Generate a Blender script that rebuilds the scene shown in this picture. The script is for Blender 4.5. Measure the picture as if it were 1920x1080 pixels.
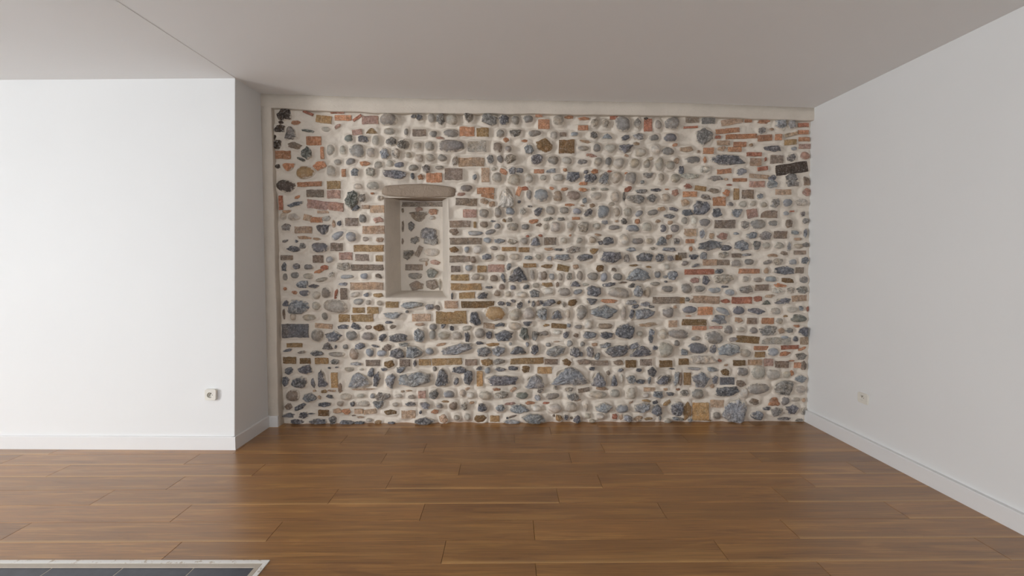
import bpy, bmesh, math, random
import numpy as np
from mathutils import Vector

random.seed(7)
RNG = np.random.default_rng(11)
scene = bpy.context.scene
for o in list(bpy.data.objects):
    bpy.data.objects.remove(o, do_unlink=True)
COL = scene.collection

# ------------------------------------------------------------------ camera, world, light, exposure
cam_data = bpy.data.cameras.new('camera')
cam_data.sensor_width = 36.0
cam_data.lens = 36.0 * 960.0 / 1920.0          # 90 degrees wide
cam = bpy.data.objects.new('camera', cam_data)
cam.location = (0.0, 0.0, 1.34)
cam.rotation_euler = (math.radians(90.0) - math.atan(48.0 / 960.0), 0.0, 0.0)
COL.objects.link(cam)
scene.camera = cam

scene.view_settings.view_transform = 'Standard'
scene.view_settings.look = 'None'
scene.view_settings.gamma = 1.0
scene.view_settings.exposure = -0.38
scene.view_settings.use_curve_mapping = False

world = bpy.data.worlds.new('world')
scene.world = world
world.use_nodes = True
world.node_tree.nodes['Background'].inputs[0].default_value = (0.80, 0.88, 1.0, 1)
world.node_tree.nodes['Background'].inputs[1].default_value = 1.0

def area_light(name, loc, rot, sx, sy, watts, col):
    d = bpy.data.lights.new(name, 'AREA')
    d.shape = 'RECTANGLE'; d.size = sx; d.size_y = sy; d.energy = watts; d.color = col
    o = bpy.data.objects.new(name, d); o.location = loc; o.rotation_euler = rot
    COL.objects.link(o)
    return o
# daylight entering through the window in the left wall; unseen rear opening and its light added as fill
area_light('daylight_left_window', (-7.72, -1.30, 1.40), (0, math.radians(-100), 0), 1.9, 2.2, 440.0, (0.982, 0.991, 1.0))
area_light('added_rear_fill', (-2.0, -2.72, 1.30), (math.radians(102), 0, 0), 2.2, 2.2, 92.0, (0.982, 0.991, 1.0))

# ------------------------------------------------------------------ helpers
def s2l(c):
    return tuple(((v / 255.0) / 12.92 if v / 255.0 <= 0.04045 else ((v / 255.0 + 0.055) / 1.055) ** 2.4) for v in c)

def mesh_obj(name, verts, faces, mat=None, parent=None, smooth=False, kind=None):
    me = bpy.data.meshes.new(name)
    me.from_pydata([tuple(v) for v in verts], [], faces)
    me.update()
    return link_mesh(name, me, mat, parent, smooth, kind)

def link_mesh(name, me, mat=None, parent=None, smooth=False, kind=None):
    if mat is not None and len(me.materials) == 0:
        me.materials.append(mat)
    if smooth:
        me.polygons.foreach_set('use_smooth', [True] * len(me.polygons))
    o = bpy.data.objects.new(name, me)
    COL.objects.link(o)
    if parent is not None:
        o.parent = parent
    if kind:
        o['kind'] = kind
    return o

def fix_normals(me):
    bm = bmesh.new(); bm.from_mesh(me)
    bmesh.ops.recalc_face_normals(bm, faces=bm.faces)
    bm.to_mesh(me); bm.free(); me.update()

def hexa(name, b, t, mat, parent=None, kind=None, bevel=0.0):
    """closed block from 4 bottom and 4 top corners"""
    verts = list(b) + list(t)
    faces = [(0, 1, 2, 3), (7, 6, 5, 4), (0, 4, 5, 1), (1, 5, 6, 2), (2, 6, 7, 3), (3, 7, 4, 0)]
    me = bpy.data.meshes.new(name)
    me.from_pydata([tuple(v) for v in verts], [], faces); me.update()
    bm = bmesh.new(); bm.from_mesh(me)
    bmesh.ops.recalc_face_normals(bm, faces=bm.faces)
    if bevel > 0:
        bmesh.ops.bevel(bm, geom=list(bm.edges), offset=bevel, segments=2, affect='EDGES', profile=0.5)
    bm.to_mesh(me); bm.free(); me.update()
    return link_mesh(name, me, mat, parent, False, kind)

def box(name, x0, x1, y0, y1, z0, z1, mat, parent=None, kind=None, bevel=0.0):
    return hexa(name, [(x0, y0, z0), (x1, y0, z0), (x1, y1, z0), (x0, y1, z0)],
                [(x0, y0, z1), (x1, y0, z1), (x1, y1, z1), (x0, y1, z1)], mat, parent, kind, bevel)

def empty(name, loc, label=None, cat=None, kind=None, group=None):
    o = bpy.data.objects.new(name, None)
    o.empty_display_size = 0.05
    o.location = loc
    COL.objects.link(o)
    if label: o['label'] = label
    if cat: o['category'] = cat
    if kind: o['kind'] = kind
    if group: o['group'] = group
    return o

def vnoise(X, Z, cell, seed):
    """smooth value noise on arrays, range about -1..1"""
    r = np.random.default_rng(seed).uniform(-1, 1, (257, 257))
    gx = X / cell + 64.0; gz = Z / cell + 64.0
    ix = np.floor(gx).astype(int); iz = np.floor(gz).astype(int)
    fx = gx - ix; fz = gz - iz
    fx = fx * fx * (3 - 2 * fx); fz = fz * fz * (3 - 2 * fz)
    a = r[ix % 257, iz % 257]; b = r[(ix + 1) % 257, iz % 257]
    c = r[ix % 257, (iz + 1) % 257]; d = r[(ix + 1) % 257, (iz + 1) % 257]
    return (a * (1 - fx) + b * fx) * (1 - fz) + (c * (1 - fx) + d * fx) * fz

# ------------------------------------------------------------------ materials
class Nodes:
    def __init__(self, name):
        self.m = bpy.data.materials.new(name); self.m.use_nodes = True
        self.t = self.m.node_tree; self.b = self.t.nodes['Principled BSDF']
        self.geo = None
    def n(self, typ, **kw):
        nd = self.t.nodes.new(typ)
        for k, v in kw.items():
            if k == 'ins':
                for kk, vv in v.items(): nd.inputs[kk].default_value = vv
            else: setattr(nd, k, v)
        return nd
    def l(self, a, b): self.t.links.new(a, b)
    def pos(self):
        if self.geo is None: self.geo = self.n('ShaderNodeNewGeometry')
        return self.geo.outputs['Position']
    def noise(self, scale, detail=3.0, rough=0.55, vec=None):
        nd = self.n('ShaderNodeTexNoise', ins={'Scale': scale, 'Detail': detail, 'Roughness': rough})
        self.l(vec if vec is not None else self.pos(), nd.inputs['Vector'])
        return nd.outputs['Fac']
    def ramp(self, fac, stops, interp='LINEAR'):
        nd = self.n('ShaderNodeValToRGB'); cr = nd.color_ramp; cr.interpolation = interp
        while len(cr.elements) < len(stops): cr.elements.new(0.5)
        for e, (p, c) in zip(cr.elements, stops):
            e.position = p
            e.color = (c, c, c, 1) if isinstance(c, (int, float)) else (*c, 1)
        self.l(fac, nd.inputs['Fac']); return nd.outputs['Color']
    def mix(self, fac, a, b, mode='MIX'):
        nd = self.n('ShaderNodeMix', data_type='RGBA', blend_type=mode)
        for sock, v in ((nd.inputs['Factor'], fac), (nd.inputs['A'], a), (nd.inputs['B'], b)):
            if isinstance(v, (int, float)): sock.default_value = v
            elif isinstance(v, tuple): sock.default_value = (*v, 1)
            else: self.l(v, sock)
        return nd.outputs['Result']
    def bump(self, height, strength, dist, prev=None):
        nd = self.n('ShaderNodeBump', ins={'Strength': strength, 'Distance': dist})
        self.l(height, nd.inputs['Height'])
        if prev is not None: self.l(prev, nd.inputs['Normal'])
        self.l(nd.outputs['Normal'], self.b.inputs['Normal'])
        return nd.outputs['Normal']
    def base(self, c):
        if isinstance(c, tuple): self.b.inputs['Base Color'].default_value = (*c, 1)
        else: self.l(c, self.b.inputs['Base Color'])
    def rough(self, v):
        if isinstance(v, (int, float)): self.b.inputs['Roughness'].default_value = v
        else: self.l(v, self.b.inputs['Roughness'])

def paint_mat(name, rgb, rough=0.7, bump=0.05):
    M = Nodes(name)
    c = s2l(rgb)
    f = M.noise(1.3, 2.0)
    M.base(M.mix(M.ramp(f, [(0.35, 0.0), (0.65, 1.0)]), tuple(v * 0.985 for v in c), c))
    M.rough(rough); M.bump(M.noise(220.0, 2.0), bump, 0.002)
    return M.m

M_WALL = paint_mat('white_wall_paint', (230, 231, 231), 0.65, 0.06)
M_CEIL = paint_mat('ceiling_paint', (243, 242, 241), 0.8, 0.05)
M_BASEB = paint_mat('baseboard_paint', (230, 230, 230), 0.4, 0.0)
M_SOCK = paint_mat('socket_plastic', (226, 223, 214), 0.35, 0.0)

def plaster_mat(name, rgb, k=1.0):
    M = Nodes(name); c = s2l(rgb)
    f = M.noise(5.0, 5.0, 0.6); g = M.noise(70.0, 3.0, 0.7)
    col = M.mix(M.ramp(f, [(0.3, 0.0), (0.7, 1.0)]), tuple(v * 0.88 for v in c), c)
    col = M.mix(M.ramp(g, [(0.62, 0.0), (0.75, 0.35)]), col, tuple(v * 0.72 for v in c))
    M.base(col); M.rough(0.9)
    b1 = M.bump(M.noise(130.0, 5.0, 0.75), 0.7, 0.005)
    M.bump(M.noise(22.0, 5.0, 0.65), min(1.0, 0.35 * k), 0.008 * k, b1)
    return M.m
M_PLASTER = plaster_mat('lime_plaster', (224, 214, 201))
M_SLAB = plaster_mat('weathered_slab', (170, 153, 136), 2.6)
M_MORTAR = plaster_mat('lime_mortar', (234, 224, 211))

def stone_mat(name, lo, hi, bump_s, rough, dust, lime_edge, freq=34.0, brick=False):
    """colour comes from the object; noise gives darker pits and paler peaks, pale dust, stains, lime smeared over the rim, and relief"""
    M = Nodes(name)
    oi = M.n('ShaderNodeObjectInfo'); tc = M.n('ShaderNodeTexCoord')
    a = M.noise(freq, 7.0, 0.68); b = M.noise(freq * 2.6, 5.0, 0.75); c3 = M.noise(9.0, 4.0, 0.6)
    col = M.mix(1.0, oi.outputs['Color'], M.ramp(a, [(0.30, lo), (0.70, hi)]), 'MULTIPLY')  # same noise as the bump: pits darker, peaks paler
    col = M.mix(1.0, col, M.ramp(b, [(0.28, lo), (0.72, hi)]), 'MULTIPLY')
    warm = M.mix(1.0, col, (1.14, 0.98, 0.80), 'MULTIPLY')
    col = M.mix(M.ramp(c3, [(0.45, 0.0), (0.68, 0.8)]), col, warm)
    if dust > 0:
        col = M.mix(M.ramp(b, [(0.53, 0.0), (0.66, dust)]), col, s2l((196, 194, 192)))
    sep = M.n('ShaderNodeSeparateXYZ'); M.l(tc.outputs['Object'], sep.inputs[0])
    e1 = M.noise(30.0, 6.0, 0.72)
    ad = M.n('ShaderNodeMath', operation='MULTIPLY_ADD', ins={1: 2.1, 2: -1.05}); M.l(e1, ad.inputs[0])
    dep = M.n('ShaderNodeMath', operation='SUBTRACT'); M.l(ad.outputs[0], dep.inputs[0]); M.l(sep.outputs['Y'], dep.inputs[1])
    col = M.mix(M.ramp(dep.outputs[0], [(lime_edge - 0.14, 1.0), (lime_edge + 0.10, 0.0)]), col, s2l(MORTAR_RGB))
    M.base(col); M.rough(rough)
    b1 = M.bump(a, bump_s, 0.016)
    M.bump(b, bump_s * 0.7, 0.005, b1)
    return M.m
MORTAR_RGB = (226, 217, 204)
M_COBBLE = stone_mat('smooth_cobble', 0.72, 1.26, 0.35, 0.62, 0.30, 0.52, 22.0)
M_ROUGH = stone_mat('rough_stone', 0.36, 1.60, 1.0, 0.88, 0.85, 0.50, 25.0)
M_BRICK = stone_mat('old_brick', 0.58, 1.34, 0.9, 0.92, 0.40, 0.48, 30.0)

def wood_mat():
    M = Nodes('walnut_planks')
    oi = M.n('ShaderNodeObjectInfo')
    rnd = oi.outputs['Random']
    tc = M.n('ShaderNodeTexCoord')
    off = M.n('ShaderNodeCombineXYZ')
    mul = M.n('ShaderNodeMath', operation='MULTIPLY', ins={1: 37.0}); M.l(rnd, mul.inputs[0])
    M.l(mul.outputs[0], off.inputs[0]); M.l(mul.outputs[0], off.inputs[2])
    mp = M.n('ShaderNodeMapping', ins={'Scale': (1.0, 9.0, 9.0)})
    M.l(tc.outputs['Object'], mp.inputs['Vector'])
    add = M.n('ShaderNodeVectorMath', operation='ADD')
    M.l(mp.outputs['Vector'], add.inputs[0]); M.l(off.outputs[0], add.inputs[1])
    vec = add.outputs[0]
    g1 = M.n('ShaderNodeTexNoise', ins={'Scale': 1.4, 'Detail': 4.0, 'Roughness': 0.6, 'Distortion': 0.9})
    M.l(vec, g1.inputs['Vector'])
    wv = M.n('ShaderNodeMath', operation='MULTIPLY', ins={1: 34.0}); M.l(g1.outputs['Fac'], wv.inputs[0])
    sn = M.n('ShaderNodeMath', operation='SINE'); M.l(wv.outputs[0], sn.inputs[0])
    rings = M.ramp(sn.outputs[0], [(0.0, 0.0), (1.0, 1.0)])
    mp2 = M.n('ShaderNodeMapping', ins={'Scale': (3.0, 130.0, 40.0)})
    M.l(tc.outputs['Object'], mp2.inputs['Vector'])
    add2 = M.n('ShaderNodeVectorMath', operation='ADD'); M.l(mp2.outputs[0], add2.inputs[0]); M.l(off.outputs[0], add2.inputs[1])
    fine = M.noise(1.0, 4.0, 0.65, add2.outputs[0])
    tone = M.ramp(g1.outputs['Fac'], [(0.30, s2l(WOOD_DARK)), (0.52, s2l(WOOD_MID)), (0.74, s2l(WOOD_LIGHT))])
    c = M.mix(0.14, tone, M.mix(rings, s2l(WOOD_DARK), s2l(WOOD_LIGHT)))
    fr = M.ramp(fine, [(0.36, 0.74), (0.62, 1.15)])
    c = M.mix(1.0, c, fr, 'MULTIPLY')
    pr = M.ramp(rnd, [(0.0, 0.84), (0.5, 0.98), (1.0, 1.14)])
    c = M.mix(1.0, c, pr, 'MULTIPLY')
    # pale sapwood stripe along one edge of some planks
    sep = M.n('ShaderNodeSeparateXYZ'); M.l(tc.outputs['Object'], sep.inputs[0])
    edge = M.n('ShaderNodeMapRange', ins={'From Min': -0.070, 'From Max': -0.094, 'To Min': 0.0, 'To Max': 1.0})
    M.l(sep.outputs['Y'], edge.inputs['Value'])
    gt = M.n('ShaderNodeMath', operation='FRACT'); m5 = M.n('ShaderNodeMath', operation='MULTIPLY', ins={1: 7.3})
    M.l(rnd, m5.inputs[0]); M.l(m5.outputs[0], gt.inputs[0])
    th = M.n('ShaderNodeMath', operation='GREATER_THAN', ins={1: 0.62}); M.l(gt.outputs[0], th.inputs[0])
    wob = M.n('ShaderNodeMath', operation='MULTIPLY'); M.l(edge.outputs[0], wob.inputs[0]); M.l(th.outputs[0], wob.inputs[1])
    wob2 = M.n('ShaderNodeMath', operation='MULTIPLY', ins={1: 0.55}); M.l(wob.outputs[0], wob2.inputs[0])
    c = M.mix(wob2.outputs[0], c, s2l(WOOD_SAP))
    M.base(c)
    M.rough(M.ramp(fine, [(0.3, 0.30), (0.7, 0.40)]))
    M.b.inputs['IOR'].default_value = 1.5
    M.b.inputs['Coat Weight'].default_value = 0.35; M.b.inputs['Coat Roughness'].default_value = 0.34; M.b.inputs['Coat IOR'].default_value = 1.6
    M.bump(fine, 0.08, 0.002)
    return M.m
WOOD_DARK, WOOD_MID, WOOD_LIGHT, WOOD_SAP = (136, 92, 50), (162, 114, 61), (182, 134, 75), (212, 168, 108)
M_WOOD = wood_mat()

def flat_mat(name, rgb, rough=0.6, metal=0.0, var=0.0):
    M = Nodes(name); c = s2l(rgb)
    if var: M.base(M.mix(M.ramp(M.noise(14.0, 5.0, 0.7), [(0.35, 0.0), (0.65, 1.0)]), tuple(v * (1 - var) for v in c), tuple(min(1, v * (1 + var)) for v in c)))
    else: M.base(c)
    M.rough(rough); M.b.inputs['Metallic'].default_value = metal
    return M.m
M_GAP = flat_mat('dark_joint', (46, 30, 20), 0.9)
M_SLATE = flat_mat('slate_tile', (62, 66, 76), 0.35, 0, 0.22)
M_GROUT = flat_mat('tile_grout', (178, 172, 160), 0.9)
M_STRIP = flat_mat('beige_strip', (186, 176, 162), 0.45, 0, 0.05)
M_DARK = flat_mat('socket_hole', (38, 33, 30), 0.6)
M_METAL = flat_mat('earth_pin_metal', (120, 112, 100), 0.3, 1.0)
def worn_white():
    M = Nodes('chipped_white_paint')
    f = M.noise(26.0, 6.0, 0.75)
    M.base(M.mix(M.ramp(f, [(0.56, 0.0), (0.60, 1.0)]), s2l((232, 230, 226)), s2l((190, 178, 162))))
    M.rough(0.5); return M.m
M_CHIP = worn_white()

# ------------------------------------------------------------------ main planes of the room
def y_frame(x): return 4.120 + 0.0133 * (x + 1.99)                     # front of plaster frame
def y_stone(x, z): return 4.203 + 0.0133 * (x + 1.897) - 0.035 * z / 2.55   # mortar plane
def x_right(y): return 2.463 + (4.261 - y) * 0.0265                     # right wall face
XC = -1.988                                                             # corner of the left wall
def y_left(x): return 3.607 - 0.0123 * (x - XC)
LEAN = 0.138                                                            # old wall leans back towards the top
XL, YR = -7.60, -2.60

# ------------------------------------------------------------------ floor
PL_W, PL_L, PL_Y0, SL = 0.1895, 1.285, 3.926, 0.0098
floor = mesh_obj('floor', [(XL, YR, -0.016), (2.75, YR, -0.016), (2.75, 4.4, -0.016), (XL, 4.4, -0.016)], [(0, 1, 2, 3)], M_GAP, None, False, 'structure')
JOINTS = {
    0: [-0.989, 0.306, 1.601],
    1: [-1.273, 0.02, 1.322],
    2: [-1.958, -0.628, 0.657, 1.959],
    3: [-3.409, -2.183, -0.877, 0.4, 1.681],
    4: [-2.919, -1.638, -0.339, 0.962],
    5: [-2.045, -0.75, 0.54, 1.814],
    6: [-2.339, -1.025, 0.264, 1.549],
    7: [-1.77, -0.482, 0.812, 2.084],
    8: [-2.473, -1.185, 0.11, 1.399],
    9: [-1.583, -0.317, 0.975, 2.251],
    10: [0.105, 1.366],
}
TX = -1.110                                                             # planks stop here beside the tiles
def plank(x0, x1, row):
    g = 0.0007
    ym = PL_Y0 + PL_W * (0.5 - row)
    L = x1 - x0 - 2 * g; W = PL_W - 2 * g
    cx = (x0 + x1) / 2
    me = bpy.data.meshes.new('plank')
    b = 0.0012; h = 0.012
    X, Y = L / 2, W / 2
    v = [(-X, -Y, -h), (X, -Y, -h), (X, Y, -h), (-X, Y, -h), (-X, -Y, -b), (X, -Y, -b), (X, Y, -b), (-X, Y, -b),
         (-X + b, -Y + b, 0), (X - b, -Y + b, 0), (X - b, Y - b, 0), (-X + b, Y - b, 0)]
    f = [(0, 1, 5, 4), (1, 2, 6, 5), (2, 3, 7, 6), (3, 0, 4, 7), (4, 5, 9, 8), (5, 6, 10, 9), (6, 7, 11, 10), (7, 4, 8, 11), (8, 9, 10, 11), (3, 2, 1, 0)]
    me.from_pydata(v, [], f); me.update()
    o = link_mesh('plank', me, M_WOOD, floor)
    o.location = (cx, ym + SL * cx, 0.0)
    o.rotation_euler.z = math.atan(SL)
for row in range(-1, 20):
    js = JOINTS.get(row)
    if not js:
        js = [random.uniform(-1.0, 0.3)]
    js = sorted(js)
    while js[0] > XL: js.insert(0, js[0] - PL_L)
    while js[-1] < 2.62: js.append(js[-1] + PL_L)
    for a, b in zip(js[:-1], js[1:]):
        a2, b2 = max(a, XL), min(b, 2.62)
        ytop = PL_Y0 + PL_W * (1 - row) + SL * (a2 + b2) / 2
        if ytop < 2.30: a2 = max(a2, TX)
        if ytop > 3.75: a2 = max(a2, XC - 0.02)
        if b2 - a2 < 0.05: continue
        plank(a2, b2, row)

# dark slate tiles with their edging at the left
tiles = mesh_obj('floor_tiled_area', [(XL, 1.0, -0.0030), (-1.12, 1.0, -0.0030), (-1.12, 2.20, -0.0030), (XL, 2.20, -0.0030)], [(0, 1, 2, 3)], M_GROUT, None, False, 'structure')
tiles['label'] = 'dark slate tiled floor area let into the wood planks'
tx = -2.020
for r in range(3):
    for k in range(-19, 3):
        a = tx + 0.312 * k; b = a + 0.306
        a = max(a, XL); b = min(b, -1.130)
        if b - a < 0.03: continue
        box('tile', a, b, 2.187 - 0.312 * (r + 1) + 0.006, 2.187 - 0.312 * r, -0.02, -0.002, M_SLATE, tiles, None, 0.0006)
edging = empty('trim_edging', (-1.1, 2.21, 0), 'white chipped metal edging around the dark floor tiles', None, 'structure')
def strip(name, o0, o1, i0, i1, z0, z1, mat):
    """mitred L: outer offset to inner offset"""
    a = [(XL, 2.238 - o0), (-1.088 - o0, 2.238 - o0), (-1.088 - o0, 1.0)]
    c = [(XL, 2.238 - i0), (-1.088 - i0 * 0.85, 2.238 - i0), (-1.088 - i0 * 0.85, 1.0)]
    vs = []
    for p in a + c: vs.append((p[0], p[1], z1))
    for p in a + c: vs.append((p[0], p[1], z0))
    fs = [(0, 3, 4, 1), (1, 4, 5, 2), (0, 1, 7, 6), (1, 2, 8, 7), (3, 9, 10, 4), (4, 10, 11, 5)]
    o = mesh_obj(name, [(x - edging.location.x, y - edging.location.y, z) for x, y, z in vs], fs, mat, edging)
    fix_normals(o.data)
strip('outer_strip', 0.0, 0, 0.024, 0, -0.01, 0.004, M_CHIP)
strip('inner_strip', 0.0235, 0, 0.051, 0, -0.01, 0.0025, M_STRIP)

# ------------------------------------------------------------------ walls and ceiling
ZT = 2.72
zc_l = 2.646
def z_ceil(x): return 2.652 - 0.0170 * (x + 1.99)

# left wall panel (front face leans back), its return, and the wall left of it
hexa('wall_left', [(XL, y_left(XL), -0.02), (XC, y_left(XC), -0.02), (XC, 4.45, -0.02), (XL, 4.45, -0.02)],
     [(XL, y_left(XL) + LEAN * 1.03, ZT), (XC, y_left(XC) + LEAN * 1.03, ZT), (XC, 4.45, ZT), (XL, 4.45, ZT)], M_WALL, None, 'structure', 0.004)
RB, RT = 0.034, -0.042                                                  # right wall leans in towards the top
hexa('wall_right', [(x_right(4.45) + RB, 4.45, -0.02), (x_right(YR) + RB, YR, -0.02), (x_right(YR) + .25, YR, -0.02), (x_right(4.45) + .25, 4.45, -0.02)],
     [(x_right(4.45) + RT, 4.45, ZT), (x_right(YR) + RT, YR, ZT), (x_right(YR) + .25, YR, ZT), (x_right(4.45) + .25, 4.45, ZT)], M_WALL, None, 'structure')

def wall_with_opening(name, axis, at, th, a0, a1, o0, o1, oz0, oz1):
    """wall slab along one axis with one rectangular opening"""
    vs, fs = [], []
    def blk(p0, p1, z0, z1):
        n = len(vs)
        for d in (at, at + th):
            for (p, z) in ((p0, z0), (p1, z0), (p1, z1), (p0, z1)):
                vs.append((d, p, z) if axis == 'x' else (p, d, z))
        fs.extend([(n, n + 1, n + 2, n + 3), (n + 7, n + 6, n + 5, n + 4), (n, n + 4, n + 5, n + 1), (n + 1, n + 5, n + 6, n + 2), (n + 2, n + 6, n + 7, n + 3), (n + 3, n + 7, n + 4, n)])
    blk(a0, o0, -0.02, ZT); blk(o1, a1, -0.02, ZT); blk(o0, o1, -0.02, oz0); blk(o0, o1, oz1, ZT)
    o = mesh_obj(name, vs, fs, M_WALL, None, False, 'structure'); fix_normals(o.data); return o
wall_with_opening('wall_side', 'x', XL - 0.12, 0.12, YR, 4.45, -2.40, -0.20, 0.45, 2.35)
wall_with_opening('wall_rear', 'y', YR - 0.12, 0.12, XL, 2.85, -3.10, -0.90, 0.20, 2.40)
def window_frame(name, axis, at, p0, p1, z0, z1, n):
    w = empty(name, (0, 0, 0), None, None, 'structure')
    def bar(nm, a, b, c, d):
        if axis == 'x': box(nm, at - .03, at + .03, a, b, c, d, M_BASEB, w)
        else: box(nm, a, b, at - .03, at + .03, c, d, M_BASEB, w)
    bar('window_frame', p0, p1, z0, z0 + .06); bar('window_frame', p0, p1, z1 - .06, z1)
    for k in range(n + 1):
        c = p0 + .03 + (p1 - p0 - .06) * k / n
        bar('window_stile', c - .03, c + .03, z0 + .06, z1 - .06)
window_frame('window_1', 'x', XL - 0.06, -2.40, -0.20, 0.45, 2.35, 2)
window_frame('added_rear_window', 'y', YR - 0.06, -3.10, -0.90, 0.20, 2.40, 2)  # unseen rear window, added for the fill light

# ceiling: main field meets the uneven top of the plaster beam; slightly lower field over the left wall
BEAM_T = [(-2.007, 2.673), (-1.353, 2.653), (-0.847, 2.640), (0.170, 2.628), (1.322, 2.615), (2.419, 2.580), (2.60, 2.575)]
BEAM_B = [(-2.000, 2.566), (-1.918, 2.564), (-1.523, 2.544), (-1.047, 2.528), (0.170, 2.523), (1.324, 2.511), (2.427, 2.483), (2.60, 2.480)]
def lerp(tab, x):
    xs = [p[0] for p in tab]; zs = [p[1] for p in tab]
    return float(np.interp(x, xs, zs))
NXC = 24
vs, fs = [], []
for i in range(NXC + 1):
    x = XC + 0.002 + (2.75 - XC) * i / NXC
    ys = [4.45, y_frame(x), 3.75, 2.6, 0.5, YR - .05]
    for k, y in enumerate(ys):
        z = lerp(BEAM_T, x) if k < 2 else (0.5 * lerp(BEAM_T, x) + 0.5 * z_ceil(x) if k == 2 else z_ceil(x))
        vs.append((x, y, z))
for i in range(NXC):
    for k in range(5):
        a = i * 6 + k
        fs.append((a, a + 6, a + 7, a + 1))
ceiling = mesh_obj('ceiling', vs, fs, M_CEIL, None, True, 'structure'); fix_normals(ceiling.data)
vs, fs = [], []
for k in range(1, 6):
    x, y, z = ceiling.data.vertices[k].co
    vs += [(XL - .1, y, zc_l), (XC + 0.004, y, z - 0.002), (XC + 0.004, y, z + 0.02)]
for k in range(4):
    a = 3 * k
    fs += [(a, a + 1, a + 4, a + 3), (a + 1, a + 2, a + 5, a + 4)]
cp = mesh_obj('ceiling_panel', vs, fs, M_CEIL, ceiling); fix_normals(cp.data)

# plaster beam over the stones and plaster post at the left
def beam():
    n = 160
    xs = np.linspace(XC - 0.01, 2.56, n)
    vs, fs = [], []
    wob = vnoise(xs, xs * 0, 0.18, 5) * 0.0035 + vnoise(xs, xs * 0, 0.05, 6) * 0.0015
    wobt = vnoise(xs, xs * 0 + 3, 0.15, 8) * 0.002
    for x, w, wt in zip(xs, wob, wobt):
        yf = y_frame(x); zt = lerp(BEAM_T, x) + 0.004 + wt; zb = lerp(BEAM_B, x) + w
        prof = [(yf + 0.0, zt), (yf - 0.002 + w, (zt + zb) / 2), (yf, zb + 0.006), (yf + 0.002, zb + 0.0015), (yf + 0.006, zb), (yf + 0.16, zb + 0.004), (yf + 0.16, zt)]
        vs += [(x, y, z) for y, z in prof]
    m = 7
    for i in range(n - 1):
        for k in range(m):
            a = i * m + k; b = i * m + (k + 1) % m
            fs.append((a, b, b + m, a + m))
    o = mesh_obj('trim_beam', vs, fs, M_PLASTER, None, True, 'structure'); fix_normals(o.data)
beam()
def post():
    n = 90
    zs = np.linspace(-0.01, 2.575, n)
    vs, fs = [], []
    w1 = vnoise(zs, zs * 0, 0.2, 15) * 0.003 + vnoise(zs, zs * 0, 0.05, 16) * 0.001
    for z, w in zip(zs, w1):
        xr = -1.906 + w
        prof = [(XC - 0.01, y_frame(XC)), (-1.95, y_frame(XC) + w * 0.5), (xr - 0.005, y_frame(XC) + .001), (xr - 0.001, y_frame(XC) + 0.003), (xr, y_frame(XC) + 0.008), (xr + 0.004, 4.26), (XC - 0.01, 4.26)]
        vs += [(x, y, z) for x, y in prof]
    m = 7
    for i in range(n - 1):
        for k in range(m):
            a = i * m + k; b = i * m + (k + 1) % m
            fs.append((a, b, b + m, a + m))
    o = mesh_obj('trim_post', vs, fs, M_PLASTER, None, True, 'structure'); fix_normals(o.data)
post()

# baseboards
def baseboard(name, p0, p1, nrm, h=0.095, t=0.012, lean=0.0):
    (ax, ay), (bx, by) = p0, p1; nx, ny = nrm
    prof = [(-0.01, 0.0), (t, 0.0), (t, h - 0.005), (t - 0.004, h), (-0.01, h)]
    vs = [(x + nx * d, y + ny * d, z) for (x, y) in ((ax, ay), (bx, by)) for (d, z) in prof]
    m = len(prof)
    fs = [(k, (k + 1) % m, m + (k + 1) % m, m + k) for k in range(m)] + [tuple(range(m)), tuple(range(2 * m - 1, m - 1, -1))]
    o = mesh_obj(name, vs, fs, M_BASEB, None, False, 'structure'); fix_normals(o.data); return o
baseboard('baseboard_left', (XL, y_left(XL)), (XC + 0.0126, y_left(XC)), (0, -1))
baseboard('baseboard_return', (XC, y_left(XC) + 0.001), (XC, y_frame(XC)), (1, 0))
baseboard('baseboard_post', (XC + 0.012, y_frame(XC)), (-1.9065, y_frame(XC)), (0, -1), 0.090)
baseboard('baseboard_right', (x_right(4.262) + RB, 4.262), (x_right(YR) + RB, YR), (-1, -0.0265), 0.098, RB - 0.002)

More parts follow.
